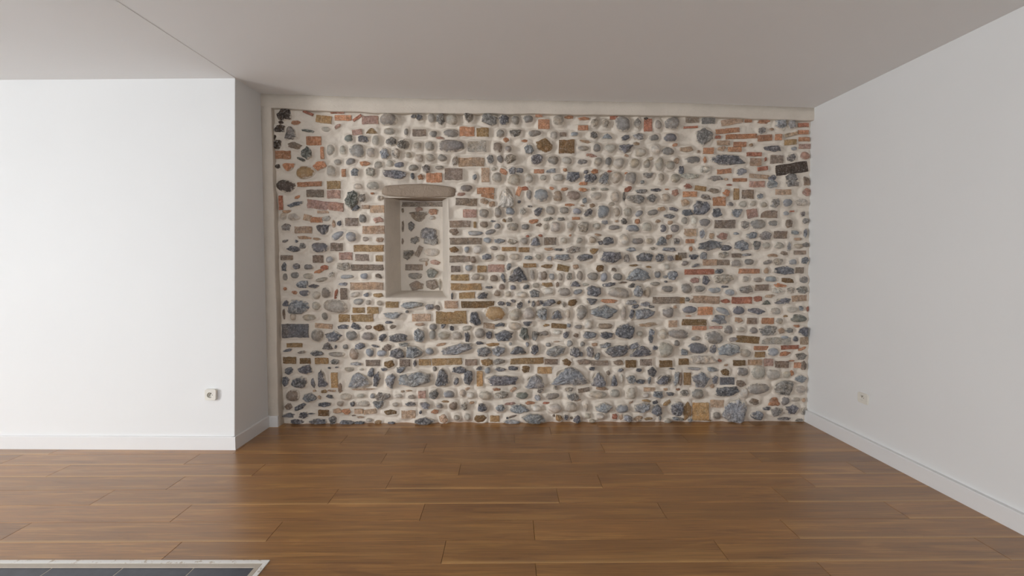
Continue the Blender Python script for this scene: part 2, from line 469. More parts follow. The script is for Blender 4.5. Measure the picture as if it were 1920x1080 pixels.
# ------------------------------------------------------------------ stone wall
STONES = """
-1820 2517 113 95 Rn; -1731 2456 74 34 Ro; -1633 2535 85 22 Br 22; -1509 2485 125 62 Bh 8; -1400 2541 108 22 Br; -1355 2497 131 45 Bo; -1241 2497 80 22 Br -35; -1139 2481 131 67 Bc; -991 2487 137 95 Pg
-1850 2461 45 28 Rn; -1863 2411 91 67 Rn; -1773 2372 91 101 Tg; -1636 2395 102 22 Rm 8; -1494 2406 68 39 Pl; -1402 2429 57 28 Rc -25; -1244 2385 80 45 Bc -5; -1129 2396 80 45 Ty; -987 2391 91 51 Pl
-1593 2316 120 73 Bo; -1884 2287 68 73 Rn; -1905 2338 28 51 Rn; -1747 2276 114 56 Rt; -1313 2334 68 62 Pm; -1193 2329 86 56 Rd; -1096 2318 57 79 Pl; -971 2312 80 68 Rg; -1841 2203 125 68 Bo
-1652 2220 80 102 Rm; -1699 2169 68 23 Rm 25; -1527 2220 29 96 Bo; -1458 2243 63 85 Pl; -1361 2244 51 68 Pl; -1246 2238 126 102 Pg 10; -1138 2222 74 74 Pl; -1024 2216 74 85 Rb; -938 2216 63 74 Rl
-1798 2107 103 62 Vo; -1889 2112 46 34 Rn; -1662 2062 143 96 Py; -1552 2119 103 68 Ro -20; -1403 2147 57 45 Pl -15; -1300 2153 80 51 Pg -20; -1185 2136 86 40 Ro; -1077 2125 69 57 Pl; -985 2137 57 51 Pl
-910 2126 80 45 Pd; -1456 2079 74 85 Pl; -1359 2062 34 62 Bo; -1267 2068 57 62 Rb; -1141 2068 75 68 Rl; -952 2052 195 68 Rd 8; -880 2290 80 79 Rg; -791 2510 40 28 Rd; -740 2499 51 45 Rd
-643 2494 63 73 Pl; -574 2483 69 84 Rg; -483 2483 92 79 Pl; -345 2500 80 73 Vg; -179 2484 126 84 Rg 12; -65 2485 80 73 Rd; 27 2479 63 68 Pg 15; 131 2491 80 62 Pg; 217 2519 57 23 Bo
-747 2381 109 56 Bt; -633 2370 63 51 Pg; -489 2376 120 62 Pg; -363 2393 120 79 Bo; -237 2388 98 73 By; -93 2377 69 62 Pl; 27 2378 103 57 Vg; 183 2378 104 51 Pg; -850 2386 34 56 Pg
-581 2342 74 23 Rc; -47 2327 46 40 Ro; 102 2321 52 23 Ro; -851 2285 52 68 Pg; -760 2274 69 62 Pl; -662 2274 75 74 Pl; -484 2274 212 96 Pg 3; -283 2275 149 91 Bl; -117 2264 75 79 Pt
-30 2253 52 51 Pg; 137 2253 75 79 Rb; 258 2282 127 113 Rv; -835 2205 52 45 Pl; -749 2177 69 62 Pl; -663 2183 80 62 Pl; -560 2178 75 57 Pg 25; -462 2161 46 74 Rl 15; -330 2150 207 74 Bs
-174 2167 58 74 Rg; -94 2173 46 63 Pg -25; -13 2174 92 74 Rl; 201 2168 92 80 Rd; -796 2103 80 51 Pg; -693 2092 63 63 Rg; -589 2104 75 34 Pg; -474 2053 144 97 Bt; -215 2048 69 114 Bs
-302 2030 35 46 Rb; -146 2094 46 34 Pl; -71 2077 69 46 Ro 30; 4 2082 64 57 Rb; 62 2083 58 40 Rd; 218 2077 81 34 Bo; -803 2035 34 51 Rd; -734 2030 52 46 Ro -20; -630 2024 127 80 Bo
-123 2025 81 80 Pl; 16 2008 104 91 Pl; 137 2020 69 74 Pl; 257 2452 92 79 Bo; 372 2481 86 73 Pl; 458 2509 69 28 Ro; 579 2498 92 28 Ro; 666 2470 52 68 Rl 20; 752 2459 58 68 Rl
821 2505 63 28 Br; 891 2454 121 119 Pg; 1012 2460 52 85 Rl; 1099 2449 69 102 Br; 1081 2500 40 23 Rn; 1180 2450 58 74 Pl; 1290 2461 116 96 Pg; 574 2425 81 40 Bo; 338 2362 58 62 Pl
413 2373 52 34 Bt; 505 2374 63 34 Pb; 661 2368 64 51 Rg 15; 765 2357 81 40 Tb; 916 2347 64 40 Rd -15; 1020 2353 87 51 Rb; 1147 2347 81 51 Pg -10; 1280 2348 104 68 Pd; 592 2317 92 23 Rs 8
1009 2302 52 28 Rs; 1322 2291 41 28 Ro; 442 2277 127 114 Bv; 575 2260 92 40 Pl; 685 2266 64 63 Pg; 795 2261 93 68 Pl; 917 2256 116 68 Vd; 929 2205 35 23 Rs; 1039 2228 93 68 Pl
1160 2251 75 80 Pw; 1265 2240 99 63 Pg; 640 2204 98 28 Rc 10; 333 2163 87 68 Pg; 443 2163 81 57 Pl; 571 2152 75 40 Rg; 698 2153 70 68 Pl -15; 779 2153 52 74 Pg 15; 866 2142 87 80 Pl
988 2142 87 74 Pl; 1093 2137 58 69 Pl; 1192 2137 70 103 Pl; 1279 2126 81 69 Pl; 1121 2182 52 29 Rl; 1336 2166 47 51 Rs; 311 2078 81 34 Rb -10; 432 2089 35 29 Ro; 600 2072 35 34 Rd
670 2078 58 40 Ro; 792 2079 41 17 Rr; 931 2062 29 23 Ro; 375 2026 87 57 Pl; 490 2032 110 74 Rd; 636 2021 99 74 Rd; 746 2021 81 97 Rb; 845 2027 81 92 Pl 20; 961 2022 93 97 Pg
1106 2045 87 46 Vg; 1328 2023 82 69 Pl; 1211 2028 52 69 Pl; 1367 2097 29 52 Rd; 253 2026 58 46 Pl; 1457 2490 104 45 Bt; 1590 2485 110 51 Bg; 1782 2480 174 51 Bs -10; 1915 2486 58 28 Bo
2043 2481 105 40 Ro; 2178 2459 87 79 Rb; 2265 2459 70 68 Rb; 2365 2454 87 34 Br; 1447 2433 116 17 Br -3; 1559 2354 128 136 Rg; 1749 2406 192 40 Bo -5; 2028 2407 58 51 Rg; 2109 2419 35 23 Rs
1669 2355 52 28 Rr; 1861 2361 250 40 Bo -2; 2053 2350 117 51 Bo -4; 2164 2356 58 51 Bo; 2268 2379 105 28 Bs -12; 2367 2397 87 34 Bo; 2375 2340 88 34 Bo; 1717 2309 105 40 Bs; 1851 2298 105 40 Bo
1944 2293 35 29 Rs; 2264 2317 99 46 By -3; 2114 2265 146 51 Rd 5; 2295 2265 47 34 Pb; 2382 2283 94 40 Bc; 1416 2257 110 46 Rs; 1596 2246 87 51 Bo; 1706 2264 70 40 Rs; 1811 2258 111 40 Bo
1515 2240 29 23 Rs; 1970 2219 123 34 Br; 2158 2179 105 69 Bt; 2275 2191 70 63 Rg; 2385 2209 82 63 Pc; 1464 2172 122 57 Pg; 1569 2172 29 51 Ro; 1755 2172 268 80 Rd 3; 1984 2156 93 63 Bs
2065 2179 23 34 Rr; 2044 2104 82 34 Br -8; 1373 2086 47 69 Rd; 1729 2081 117 40 Bo -5; 1869 2075 82 57 Rb; 2016 2041 164 34 Bs 5; 2284 2105 258 92 Bn -8; 2122 2030 70 46 Rd; 2280 2025 100 69 Rg
1571 2092 82 57 Rw; 2404 2019 53 46 Rt; 1654 2023 128 40 Rg; 1859 2012 117 29 Bo; 1450 2040 163 46 Rw; 1748 2018 35 23 Rs; -1825 1953 149 102 Pn; -1636 1971 195 40 Bo -3; -1441 1965 109 68 By
-1246 1954 75 46 Pl; -1125 1960 98 63 Pl; -1592 1897 138 63 Bt; -1443 1891 109 69 Bc; -1736 1868 46 23 Ro -15; -1869 1822 34 114 Br; -1754 1811 132 34 Rd -12; -1513 1800 293 74 Bc 6; -1294 1846 103 137 Rm 25
-1213 1863 57 69 Rg 20; -1132 1898 29 17 Ro; -1064 1858 52 40 Rl; -1532 1748 92 23 Bs; -1825 1753 69 29 Rs -15; -1186 1789 63 34 Bs; -1094 1772 115 63 Bs; -1267 1777 69 40 Rd -25; -1854 1713 46 57 Pl
-1768 1708 92 57 Pl; -1659 1702 63 52 Bs 15; -1585 1685 98 46 Bo; -1504 1696 69 46 Rw; -1448 1651 29 63 Rs; -1402 1656 40 46 Rd; -1303 1668 104 69 Bt; -1211 1697 58 69 Pg; -1084 1685 81 52 Rc
-1828 1627 69 57 Rg; -1696 1604 138 58 Bs; -1530 1604 109 81 Vd; -1415 1558 110 58 Pb -25; -1306 1547 87 81 Pb; -1126 1605 179 69 Bs; -1191 1530 52 35 Pl; -1843 1512 52 23 Rg -10; -1687 1541 115 29 Rs 5
-1589 1530 63 23 Rs; -1751 1512 23 23 Rd; -1700 1472 52 52 Rg 25; -1775 1449 115 52 Rd 5; -1562 1460 133 81 Pd; -1429 1466 98 69 Bt; -1169 1455 243 58 By; -1075 1524 64 40 Rs; -371 1939 98 57 Pg
-215 1922 139 52 Bo; -198 1882 104 40 Bo 12; -412 1893 64 29 Rc; -372 1830 173 63 Bt 2; -227 1836 69 46 Rs; -164 1813 52 46 Rs; -344 1738 110 69 Bc; -48 1865 127 161 Tw; 56 1917 41 75 Bo 20
103 1940 58 34 Rr; 138 1888 46 80 Pg; 236 1883 116 98 Pb; 57 1831 29 23 Rd; -228 1738 81 69 Pg; -112 1744 58 81 Pg; -13 1756 70 63 Pb; 91 1756 52 52 Rl; 144 1796 41 17 Rg
213 1750 70 69 Rd; -425 1652 168 58 Bt; -303 1646 23 52 By; -228 1646 70 52 Pt; -158 1675 46 17 Rd; -65 1681 29 29 Ry; -19 1687 46 35 Rl; -118 1635 52 46 Pb; 4 1629 99 64 Pl
109 1629 64 46 Pg; 179 1675 81 35 Ro -5; 220 1646 47 29 Rt; -472 1588 75 52 Rt; -298 1577 122 40 Pb; -176 1588 87 40 Pg -15; 127 1554 29 23 Rr; 232 1560 35 23 Rr; -380 1513 256 58 Bt
-199 1519 70 46 Pb; -100 1513 87 41 Rb; 4 1507 82 46 Rl 15; 98 1513 64 58 Pl; 191 1513 82 75 Tb; -473 1443 76 52 Rv; -368 1443 47 52 Pb; -281 1443 81 64 Pw; -147 1455 64 35 Pg
-25 1449 117 35 By; 98 1443 88 41 By; 578 1981 75 29 Ro; 1060 1993 35 29 Rb; 323 1940 41 29 Ro; 427 1935 58 29 Ro; 578 1929 76 34 Ro; 660 1935 41 23 Rl; 753 1935 70 23 Pl
945 1936 64 40 Rr -15; 1050 1919 99 34 Rg; 1172 1930 87 29 Rd 5; 1265 1936 35 12 Ro; 1330 1908 58 58 Rc; 370 1877 75 86 Pt; 497 1883 116 75 Pt; 591 1843 35 46 Rb; 684 1878 87 58 Pl
835 1872 76 86 Pl; 911 1872 23 75 Rg; 1004 1855 134 69 Rg 5; 1138 1861 76 69 Rg; 1249 1867 76 63 Pl; 469 1808 76 23 Ro; 574 1803 35 17 Rs; 655 1803 47 35 Rs; 812 1815 52 29 Pl
312 1762 81 69 Pl; 423 1762 81 58 Pg -10; 527 1757 76 52 Pb; 621 1745 70 69 Rd; 743 1751 99 104 Pb; 854 1751 53 75 Pl; 942 1751 70 75 Pl; 1035 1740 70 46 Pb -35; 1146 1746 94 46 Pg -12
1222 1775 64 40 Rs; 1321 1775 76 29 Rd 15; 1287 1717 94 41 Rb 5; 522 1699 64 23 Bo; 295 1693 81 29 Rl -12; 400 1693 64 29 Rg; 756 1664 53 35 Rb; 855 1676 29 23 Rs; 913 1676 53 52 Rg
1024 1676 47 46 Ro; 1194 1676 47 29 Rs -20; 1294 1665 47 35 Rs; 272 1629 47 46 Pl; 354 1629 82 81 Pl; 476 1635 64 75 Pl; 575 1624 88 81 Rl; 692 1635 64 52 Pl; 838 1624 94 41 Pg
984 1618 111 58 Pb; 1101 1630 82 70 Pl; 1236 1618 53 64 Pd; 1330 1618 76 64 Pg -15; 477 1560 18 17 Ro; 704 1566 58 23 Rs; 1284 1549 59 41 Rs -15; 313 1513 99 64 Bt; 424 1519 58 46 Pl
553 1519 53 46 Pl; 658 1525 58 52 Pl; 787 1513 94 64 Rd; 728 1502 53 35 Rd; 915 1525 82 87 Pw; 1027 1514 94 52 Pg; 1121 1514 65 47 Pl; 1226 1514 88 70 Tb; 1350 1514 65 52 Rg
302 1449 76 29 Rs; 384 1443 70 23 Rg; 501 1444 117 58 Rl; 671 1432 76 47 Vy; 975 1444 82 35 Rb; 1157 1455 47 23 Rl; 1292 1444 112 35 Rb; 1434 1960 64 40 Rr; 1539 1943 93 40 By 8
1453 1896 117 46 Bo; 1651 1925 99 40 Rt; 1751 1908 59 58 Ro; 1833 1897 47 92 By; 1927 1897 100 75 Bt; 2027 1880 53 46 Rb; 1773 1972 47 17 Rr; 2001 1978 123 52 Bc; 2124 1978 82 69 Rb
2294 1984 111 52 Rg; 2411 1990 47 40 Bt; 2220 1915 129 46 Bs; 2408 1915 71 64 Rc; 1582 1873 88 40 Rg 15; 1694 1839 105 75 Bo; 1413 1827 70 58 Rs; 1549 1787 129 110 Rd; 1783 1816 59 40 Pg
1888 1816 65 52 Pl; 1970 1822 53 46 Pl; 2059 1811 65 46 Pl; 2152 1822 71 75 Rg; 2258 1828 76 64 Pb; 2375 1834 106 58 Rl; 1433 1746 88 52 Rd; 1673 1746 82 75 Rd; 1838 1741 94 70 Vb
1967 1741 88 75 Bc -10; 2108 1735 135 64 Bt; 2249 1741 47 35 Pb; 2385 1736 41 41 Rg; 2296 1759 35 12 Br; 1411 1682 53 58 Pl; 1487 1677 47 70 Pw; 1575 1665 94 64 Pg; 1746 1654 170 70 Bt
1911 1648 65 64 Rl; 2016 1654 124 76 Pg; 2140 1660 77 47 Pg; 2276 1660 65 70 Rt; 2411 1678 47 47 Rg; 1460 1584 106 64 Bs; 1560 1572 47 70 Rb; 1637 1555 41 52 Rs 15; 1725 1555 94 58 Rc
1842 1578 47 23 Rb; 1966 1561 88 52 Rb -10; 2084 1561 94 70 Rg; 2208 1567 106 64 Bt; 2325 1584 65 35 Rb 12; 2414 1579 30 70 Rb; 2357 1532 71 23 Rs; 1461 1514 71 35 Bo; 1627 1479 194 82 Rd
1763 1461 83 47 Rd; 1880 1479 112 88 Rb; 2010 1479 65 70 Rg; 2093 1479 65 53 Pl; 2199 1479 83 53 Pl; 2282 1473 35 70 Tb; 2359 1473 83 41 Pl; 2418 1485 59 41 Rg; 1469 1450 35 41 Ro
1399 1397 71 47 Bt; 1494 1391 77 35 Rd; 1576 1397 59 59 Rb; 1741 1403 83 53 Rl; 1847 1397 77 35 Bt; 1936 1403 77 23 Rb; 2149 1397 89 29 Rs -5; 2243 1415 65 35 Rt; 2373 1421 101 35 Bt
-1835 1379 98 41 Bt; -1581 1368 87 64 Bt; -1483 1362 64 52 Pb; -1355 1391 110 64 Bc; -1222 1379 116 58 Bt; -1083 1373 58 52 By; -1854 1304 40 70 Rd; -1756 1310 69 52 Rd; -1658 1304 75 46 Pg
-1531 1298 64 41 Rr; -1572 1269 87 29 Ro -20; -1374 1304 110 64 Rl; -1183 1298 261 52 Bt; -1851 1222 40 58 Pg; -1770 1234 69 52 Pg; -1666 1228 81 47 Pl; -1556 1199 104 35 Pl -12; -1474 1240 52 47 Rw
-1347 1222 104 35 Pb; -1208 1228 64 52 Pb; -1092 1228 58 41 Rt; -1714 1158 93 58 Rb -5; -1621 1146 81 35 Rd; -1383 1164 70 29 Rb; -1192 1146 267 64 Bs; -1854 1123 29 29 Ro; -1779 1094 46 29 Ro
-1698 1088 81 53 Pd; -1600 1071 64 64 Pl; -1518 1094 75 88 Pg; -1443 1076 23 88 Rr 10; -1379 1082 58 94 Bt; -1286 1076 76 41 Pl -10; -1193 1076 47 35 Rb; -1094 1070 82 35 Ry; -1851 1006 52 53 Rd
-1742 977 163 111 Rb; -1602 983 70 70 Pl; -1445 982 192 106 Pl 8; -1258 1017 82 53 Pb; -1177 1012 47 41 Pl; -1084 1006 52 41 Pl; -985 994 105 53 By; -1871 918 23 82 Rt; -1796 895 47 59 Pl
-1663 889 111 53 Pl; -1534 900 52 65 Pg; -1259 947 99 47 By; -1143 947 93 59 By; -1377 882 93 65 By; -1232 882 181 65 By -2; -980 905 152 53 Vb; -1010 847 64 24 Rd; -1548 818 140 41 Bs 5
-1385 812 88 35 Rd; -1274 812 88 47 Rd 20; -1180 805 58 35 Rt; -1093 805 94 59 Rv; -981 811 53 35 Rt; -1782 777 221 118 Bd; -1602 741 93 95 Pg 20; -1462 735 134 83 Rd; -1316 741 94 83 Pg
-1182 735 111 65 Pg; -821 988 175 59 Rb; -863 935 29 24 Rb; -450 1368 122 58 Bt; -369 1368 47 47 Bt; -316 1362 52 52 Pt; -206 1385 76 52 Rb; -95 1379 82 52 Pl; 22 1385 88 52 Pl
133 1379 64 35 Rb; 215 1385 53 47 Pl; -462 1286 76 53 Bt; -352 1292 64 53 Pb; -247 1286 76 58 By; -130 1292 134 64 Bc; -25 1304 41 64 Rb 20; 145 1315 105 35 By; 45 1239 152 123 Td
-428 1216 146 53 By; -300 1222 76 53 Pl; -247 1216 47 41 Pl; -148 1210 70 53 Pt; -72 1210 35 76 Rb -15; 168 1239 41 82 Pl -10; 233 1227 35 70 Pl; -376 1140 251 59 By; -189 1134 64 23 Rd
-83 1140 53 47 Pt; 10 1134 53 41 Pd; 116 1140 53 41 Rb; 198 1151 59 41 Pl; -493 1064 18 53 Rd; -370 1069 129 53 By -3; -242 1069 88 59 Rd; -119 1087 53 53 Pt 20; -31 1081 53 47 Pl
75 1075 94 47 Pw; 186 1087 82 65 Rb; -675 976 70 47 Rb -15; -611 970 47 53 Rt -25; -500 993 111 65 Bs; -283 993 270 59 Bv; -89 1004 59 35 Rd; -31 999 41 35 Rd; 10 1022 47 24 Rd 15
63 987 47 59 Rd; 175 998 29 53 Rd; 216 1004 35 47 Pt; 139 1016 18 24 Rd; 239 1010 35 35 Rd; -746 887 152 65 Bs; -500 887 252 112 By; -307 875 94 112 Rd -10; -137 922 170 118 Py
22 910 100 95 Pl; 140 922 112 95 Pl; 240 916 88 95 Rb; -759 828 82 30 Rs; -648 810 64 53 Pg; -566 816 41 41 Rd; -495 798 35 41 Rd; -372 798 82 41 Pl -12; -190 816 94 47 Bs 8
-101 827 88 36 Rd; 22 815 106 65 Pl; 128 833 77 41 Vd; 99 750 83 101 Rm; -760 740 88 107 Rb; -654 745 53 77 Pg; -560 739 100 65 Pl; -455 739 88 65 Pl; -366 727 47 83 Rd
-266 757 82 77 Pl; -190 744 53 59 Rd; -66 738 147 89 Rd; 187 732 47 77 Rb; 240 750 53 36 Rg; 302 1374 41 35 Rb; 413 1379 129 52 Rb; 595 1379 129 58 Rd; 806 1379 164 93 Rd
941 1374 47 64 Rg; 1088 1385 135 70 Rd; 1211 1379 71 64 Rd; 1300 1374 53 47 Rb; 1370 1380 53 47 Bv; 285 1309 94 35 Ry; 420 1292 100 53 By 12; 525 1303 53 41 Rs; 725 1292 70 59 Rv
837 1280 47 35 Rt; 1001 1315 82 18 Ry -5; 1124 1303 47 18 Ry; 1272 1303 53 47 Pl; 1037 1239 200 100 Tb; 1196 1239 53 59 Pd; 1320 1233 83 76 Rb; 1267 1221 41 24 Rb; 262 1233 53 70 Pt
326 1222 47 53 Pb; 397 1222 41 64 Pl; 473 1227 47 64 Rl 20; 555 1233 53 76 Pl; 661 1227 94 65 Pg; 755 1221 59 76 Pb 15; 867 1221 82 59 Pg; 292 1157 94 41 Ry 5; 374 1157 29 47 Rt
515 1163 94 47 Td; 609 1157 53 24 Pl; 797 1157 106 35 Rd -5; 909 1174 71 18 Rt; 985 1151 53 41 Rg; 1180 1162 77 35 Pg; 1268 1180 30 18 Rd; 298 1104 88 53 Pw; 427 1098 106 71 Pl
545 1098 76 41 Pb -15; 674 1104 118 88 Rd; 874 1092 183 82 Pl 6; 1039 1104 77 88 Rb 5; 1116 1098 53 83 Pl 15; 1281 1121 100 53 Pg; 304 1010 112 53 Rd -8; 386 1010 35 35 Rv; 428 992 29 47 Rl
498 1010 77 59 Rv; 657 1016 88 53 Vd 5; 804 1021 142 35 Ro 3; 982 1009 94 41 Rb; 1100 997 77 41 Rb; 1277 1027 225 59 Bt; 1349 973 30 30 Rs; 369 909 88 77 Tb; 458 915 47 77 Pl
575 927 88 118 Pg; 758 933 213 112 Rb; 918 921 47 113 Pl; 1018 974 59 30 Rd -15; 989 915 35 77 Rd 15; 1101 920 160 83 Rb -10; 1285 926 95 83 Pg; 1154 974 47 24 Rg; 281 821 53 24 Ry
387 815 124 42 Bv 4; 470 820 35 36 Pb; 547 808 65 36 Pg; 635 826 65 71 Pw; 766 814 130 48 Pt; 932 778 154 131 Rd; 1127 825 154 36 Rs -5; 1334 831 71 59 Bs; 270 756 65 42 Pg
370 761 71 36 Pw; 447 743 53 59 Rd; 642 737 107 65 Rb; 784 737 101 60 Rd; 1057 748 53 48 Pl; 1157 760 47 54 Rb; 1152 712 42 72 Rd; 1247 748 65 77 Pw; 1377 748 166 78 Pg
530 737 47 36 Rt; 1424 1333 59 41 Pg; 1494 1374 53 23 Rd; 1513 1315 65 29 Rd -10; 1630 1339 118 53 Bs; 1743 1339 94 47 Bt; 1843 1333 89 59 Pg; 1955 1344 77 47 Pg; 2115 1344 83 35 Pg -15
2192 1344 83 53 Rl; 2316 1344 65 47 Pb; 2416 1356 59 59 Rb; 1544 1262 242 47 Br -1; 1709 1268 65 41 Rd; 1957 1268 172 41 Bo; 2099 1274 41 47 Rs; 2241 1274 160 71 Rd; 2378 1274 65 53 Bt
1504 1192 71 47 Rc; 1599 1192 71 71 Rd 20; 1746 1203 160 77 Rl; 1930 1203 59 47 Pl; 2030 1197 77 41 Pg; 2137 1203 101 47 Pb; 2280 1191 101 41 Rv 8; 2410 1197 83 59 Pg; 1434 1127 95 83 Pg
1547 1121 95 59 Pg; 1672 1109 107 47 Pb; 1760 1139 59 18 Rd; 1802 1091 83 53 Pb; 1926 1115 125 65 Rg; 2068 1132 113 53 Bt; 2216 1150 107 35 Ro 10; 2199 1109 83 47 Rw; 2306 1109 59 53 Rl
2402 1109 101 65 Rg; 1401 1027 53 53 By; 1448 1038 41 41 Rg; 1591 1032 249 65 Bs 2; 1763 1020 83 36 Rr; 1905 1026 166 59 Br; 2035 1038 71 47 Rr; 2108 1008 77 36 Tm; 2244 1020 137 53 Rd -3
2136 1061 83 30 Rs; 2380 1043 125 53 Bs -5; 1468 950 119 65 Pd; 1599 938 125 71 Bo; 1747 937 125 53 Pb 25; 1878 943 95 71 Pd; 2027 937 143 53 Rd 8; 2181 937 95 59 Pl; 2324 948 95 48 Pl
2401 960 42 42 Rb; 2455 954 24 48 Rr; 1463 896 47 12 Ro; 1512 843 202 54 Bv; 1713 866 125 77 Rb; 1880 860 71 48 Rs; 1993 854 83 54 Bt; 2124 854 101 54 Bo; 2220 853 60 54 Pl
2380 877 143 66 Pm; 2272 895 42 18 Ry; 1555 795 119 36 Bo; 1691 801 107 24 Bc; 2371 811 54 24 Ro; 1793 783 77 72 Pg; 1900 782 77 48 Pl; 2008 776 66 54 Pg; 2127 776 143 84 Rg
2241 770 54 54 Rs; 2306 776 66 42 Rg 20; 2420 764 72 78 Rd; 1675 717 149 108 Pg; -1065 722 70 53 Rd -25; -936 722 146 71 Rd; -1791 659 128 36 By; -1850 617 70 24 Rd -10; -1734 599 70 24 Rl -10
-1522 652 88 59 Tg; -1452 646 18 30 Rd; -1371 646 47 42 Pg; -1253 652 88 53 Rd; -1130 651 70 18 Rd 12; -1037 639 82 53 Rt -10; -1172 598 64 71 Pb; -1611 593 111 47 Rd; -1448 581 129 42 Pg
-1301 587 76 95 Pt; -1073 592 82 54 Pb; -949 592 112 83 Rd; -896 663 82 30 Rb; -1835 534 105 59 Bv; -1707 528 88 48 Bv; -1572 528 111 54 By; -1461 522 70 42 Rg; -1291 503 94 30 Rb
-1150 509 117 54 Bt; -1015 502 88 66 Rv; -886 508 88 60 Bt; -1838 445 64 60 Rd; -1708 457 117 77 Rd; -1509 468 23 18 Rd; -1450 474 29 12 Rd; -1345 456 76 36 Pl; -1245 455 35 18 Pl
-1163 431 53 72 Rb 15; -1057 455 53 30 Rd; -916 454 76 54 Rd -10; -1869 356 53 84 Rd 10; -1758 355 117 96 Rd; -1647 343 35 84 Rd -10; -1570 385 76 143 Td -8; -1470 366 59 126 Bh; -1425 300 35 84 Rt
-1265 366 176 120 Tb -5; -1117 377 59 120 Rd 10; -1012 365 77 114 Rb 15; -1637 277 29 18 Rs; -1561 271 53 30 Ry; -1496 277 65 18 Rs 10; -1237 288 188 18 Rs -3; -1814 242 106 96 Pt; -1679 223 118 72 Rb -5
-1597 223 29 36 Rs; -1514 229 65 30 Rd 8; -1379 228 94 54 Pl; -1255 234 71 36 Pl; -1155 234 47 42 Pb; -1067 233 112 60 Rg; -943 233 71 36 Pl; -1852 146 59 54 Rt -25; -1758 140 106 42 Rd -28
-1557 163 100 42 Rd 3; -1427 168 53 42 Pl; -1321 168 41 42 Rd; -1233 168 100 48 Pl; -1103 161 94 66 Vb; -967 161 53 36 Pl; -907 269 30 18 Rs; -805 376 259 120 Rb; -590 662 82 24 Rs -8
-455 626 247 83 Rb -8; -267 673 65 30 Rd 10; -161 661 106 30 Ry -5; -13 667 24 30 Pb; 128 661 30 42 Pb; -797 603 135 95 Rb; -679 609 71 59 Pb; -232 602 112 77 Rb; -108 608 106 83 Rb -10
52 613 130 66 Td; 188 619 65 83 Rd; -804 508 29 54 Rd; -721 514 100 54 By; -539 519 247 60 By -2; -338 513 100 54 Bt; -208 512 94 60 Ry; -108 518 100 48 Rl; 123 523 272 54 By -2
-639 460 35 42 Pg; -439 453 112 60 Rd; -273 465 47 36 Rd; -203 446 53 54 Pb; -96 452 89 36 Rd 12; 10 464 83 36 Rd; 117 458 71 60 Rv; -575 388 112 144 Td; -463 357 47 60 Rd
-362 387 77 114 Rd 8; -268 375 53 126 Bh; -84 368 249 84 Rd -5; 194 355 166 114 Tb; -854 275 59 18 Rs; -748 244 65 66 Bc; -647 250 77 78 Rg; -523 249 95 60 Pb; -411 255 53 60 Pl
-345 237 65 54 Pw; -221 236 107 72 Pl; -132 284 65 24 Ro; -369 291 41 24 Rs -25; 10 284 59 30 Rs -35; -91 242 113 60 Rl -8; 82 235 107 60 Pm; 212 217 54 48 Rb; 236 271 48 36 Rg
-831 226 65 36 Pg; -553 183 71 18 Ry; -843 166 83 36 Rd; -725 154 83 60 Rb 15; -601 147 65 42 Pg 15; -488 153 71 72 Pt; -399 147 53 66 Rl; -334 170 42 24 Rs; -245 134 83 73 Rd 20
-97 127 77 60 Rb -10; -13 163 101 30 Rc; 64 127 155 73 Rb; 147 169 83 30 Ro 5; 207 126 77 54 Pw; 271 445 119 60 Bh; 300 660 47 36 Pb; 371 684 53 12 Rs; 477 672 53 54 Pb -20
584 666 41 42 Pg; 684 659 47 30 Rs; 773 653 95 42 Rb -8; 365 606 166 84 Rb -15; 519 600 77 84 Rd; 649 600 59 90 Rb -5; 709 564 42 60 Rb 20; 572 582 30 42 Rb; 869 605 190 90 Rd -8
1017 647 83 48 Rb -25; 1071 605 178 84 Td -3; 1189 634 42 36 Rd; 1273 616 125 120 Pl; 1367 670 54 48 Pg; 324 517 107 48 Bt; 454 511 77 60 Rv; 591 516 119 48 Rt; 728 504 143 42 Bt
882 509 83 48 Rt; 989 497 89 66 Bv; 1114 509 101 60 Bt; 1281 496 107 60 Bv; 479 397 297 150 Tb; 663 456 48 30 Rd; 717 372 119 120 Tb; 848 359 54 90 Td; 800 420 30 42 Rt
901 443 54 30 Rd -20; 914 371 30 72 Pw; 991 365 78 72 Rb; 1069 347 72 36 Rd; 1056 443 42 30 Rd; 1163 431 72 84 Rd; 1146 358 30 60 Rb; 1254 364 96 84 Rd; 1313 370 30 72 Rl
1367 370 42 121 Rb 10; 1330 454 54 12 Rd; 361 295 36 30 Rl; 337 228 113 54 Pg -5; 474 282 71 36 Rl; 504 228 107 66 Rg 8; 599 276 95 36 Bt -10; 713 239 155 60 Pl; 754 287 101 30 Rs 5
856 251 84 66 Pl; 993 250 78 91 Pl 10; 1148 280 96 36 Bs; 1113 232 60 42 Pw; 1220 237 84 61 Rb; 1285 279 36 24 Rs; 1328 243 72 30 Rd; 1387 279 36 24 Ro; 284 168 60 18 Rr
546 191 60 24 Rs -10; 356 125 107 79 Pw; 493 137 101 79 Pl; 618 131 36 67 Pl; 767 130 137 85 Rb -3; 917 123 108 73 Pb; 1084 129 126 79 Rb; 1125 183 72 24 Ry; 1205 110 84 97 Rd
1293 164 72 36 Ry -35; 1372 122 108 109 Rd; 1198 171 48 30 Rd -20; 994 172 42 24 Rs -20; 1527 711 83 42 Pg; 1837 699 78 36 Pg -10; 1962 699 191 60 Bv 4; 2202 686 239 60 Bl; 2272 716 66 30 Pb
2362 704 42 42 Rd; 2435 686 66 66 Bs; 1541 628 161 90 Pd; 1672 621 54 72 Rd; 1797 615 179 102 Rb -10; 1428 598 60 54 Rb; 2078 626 120 36 Bo; 2175 596 96 72 Pb; 2317 632 150 36 Br -2
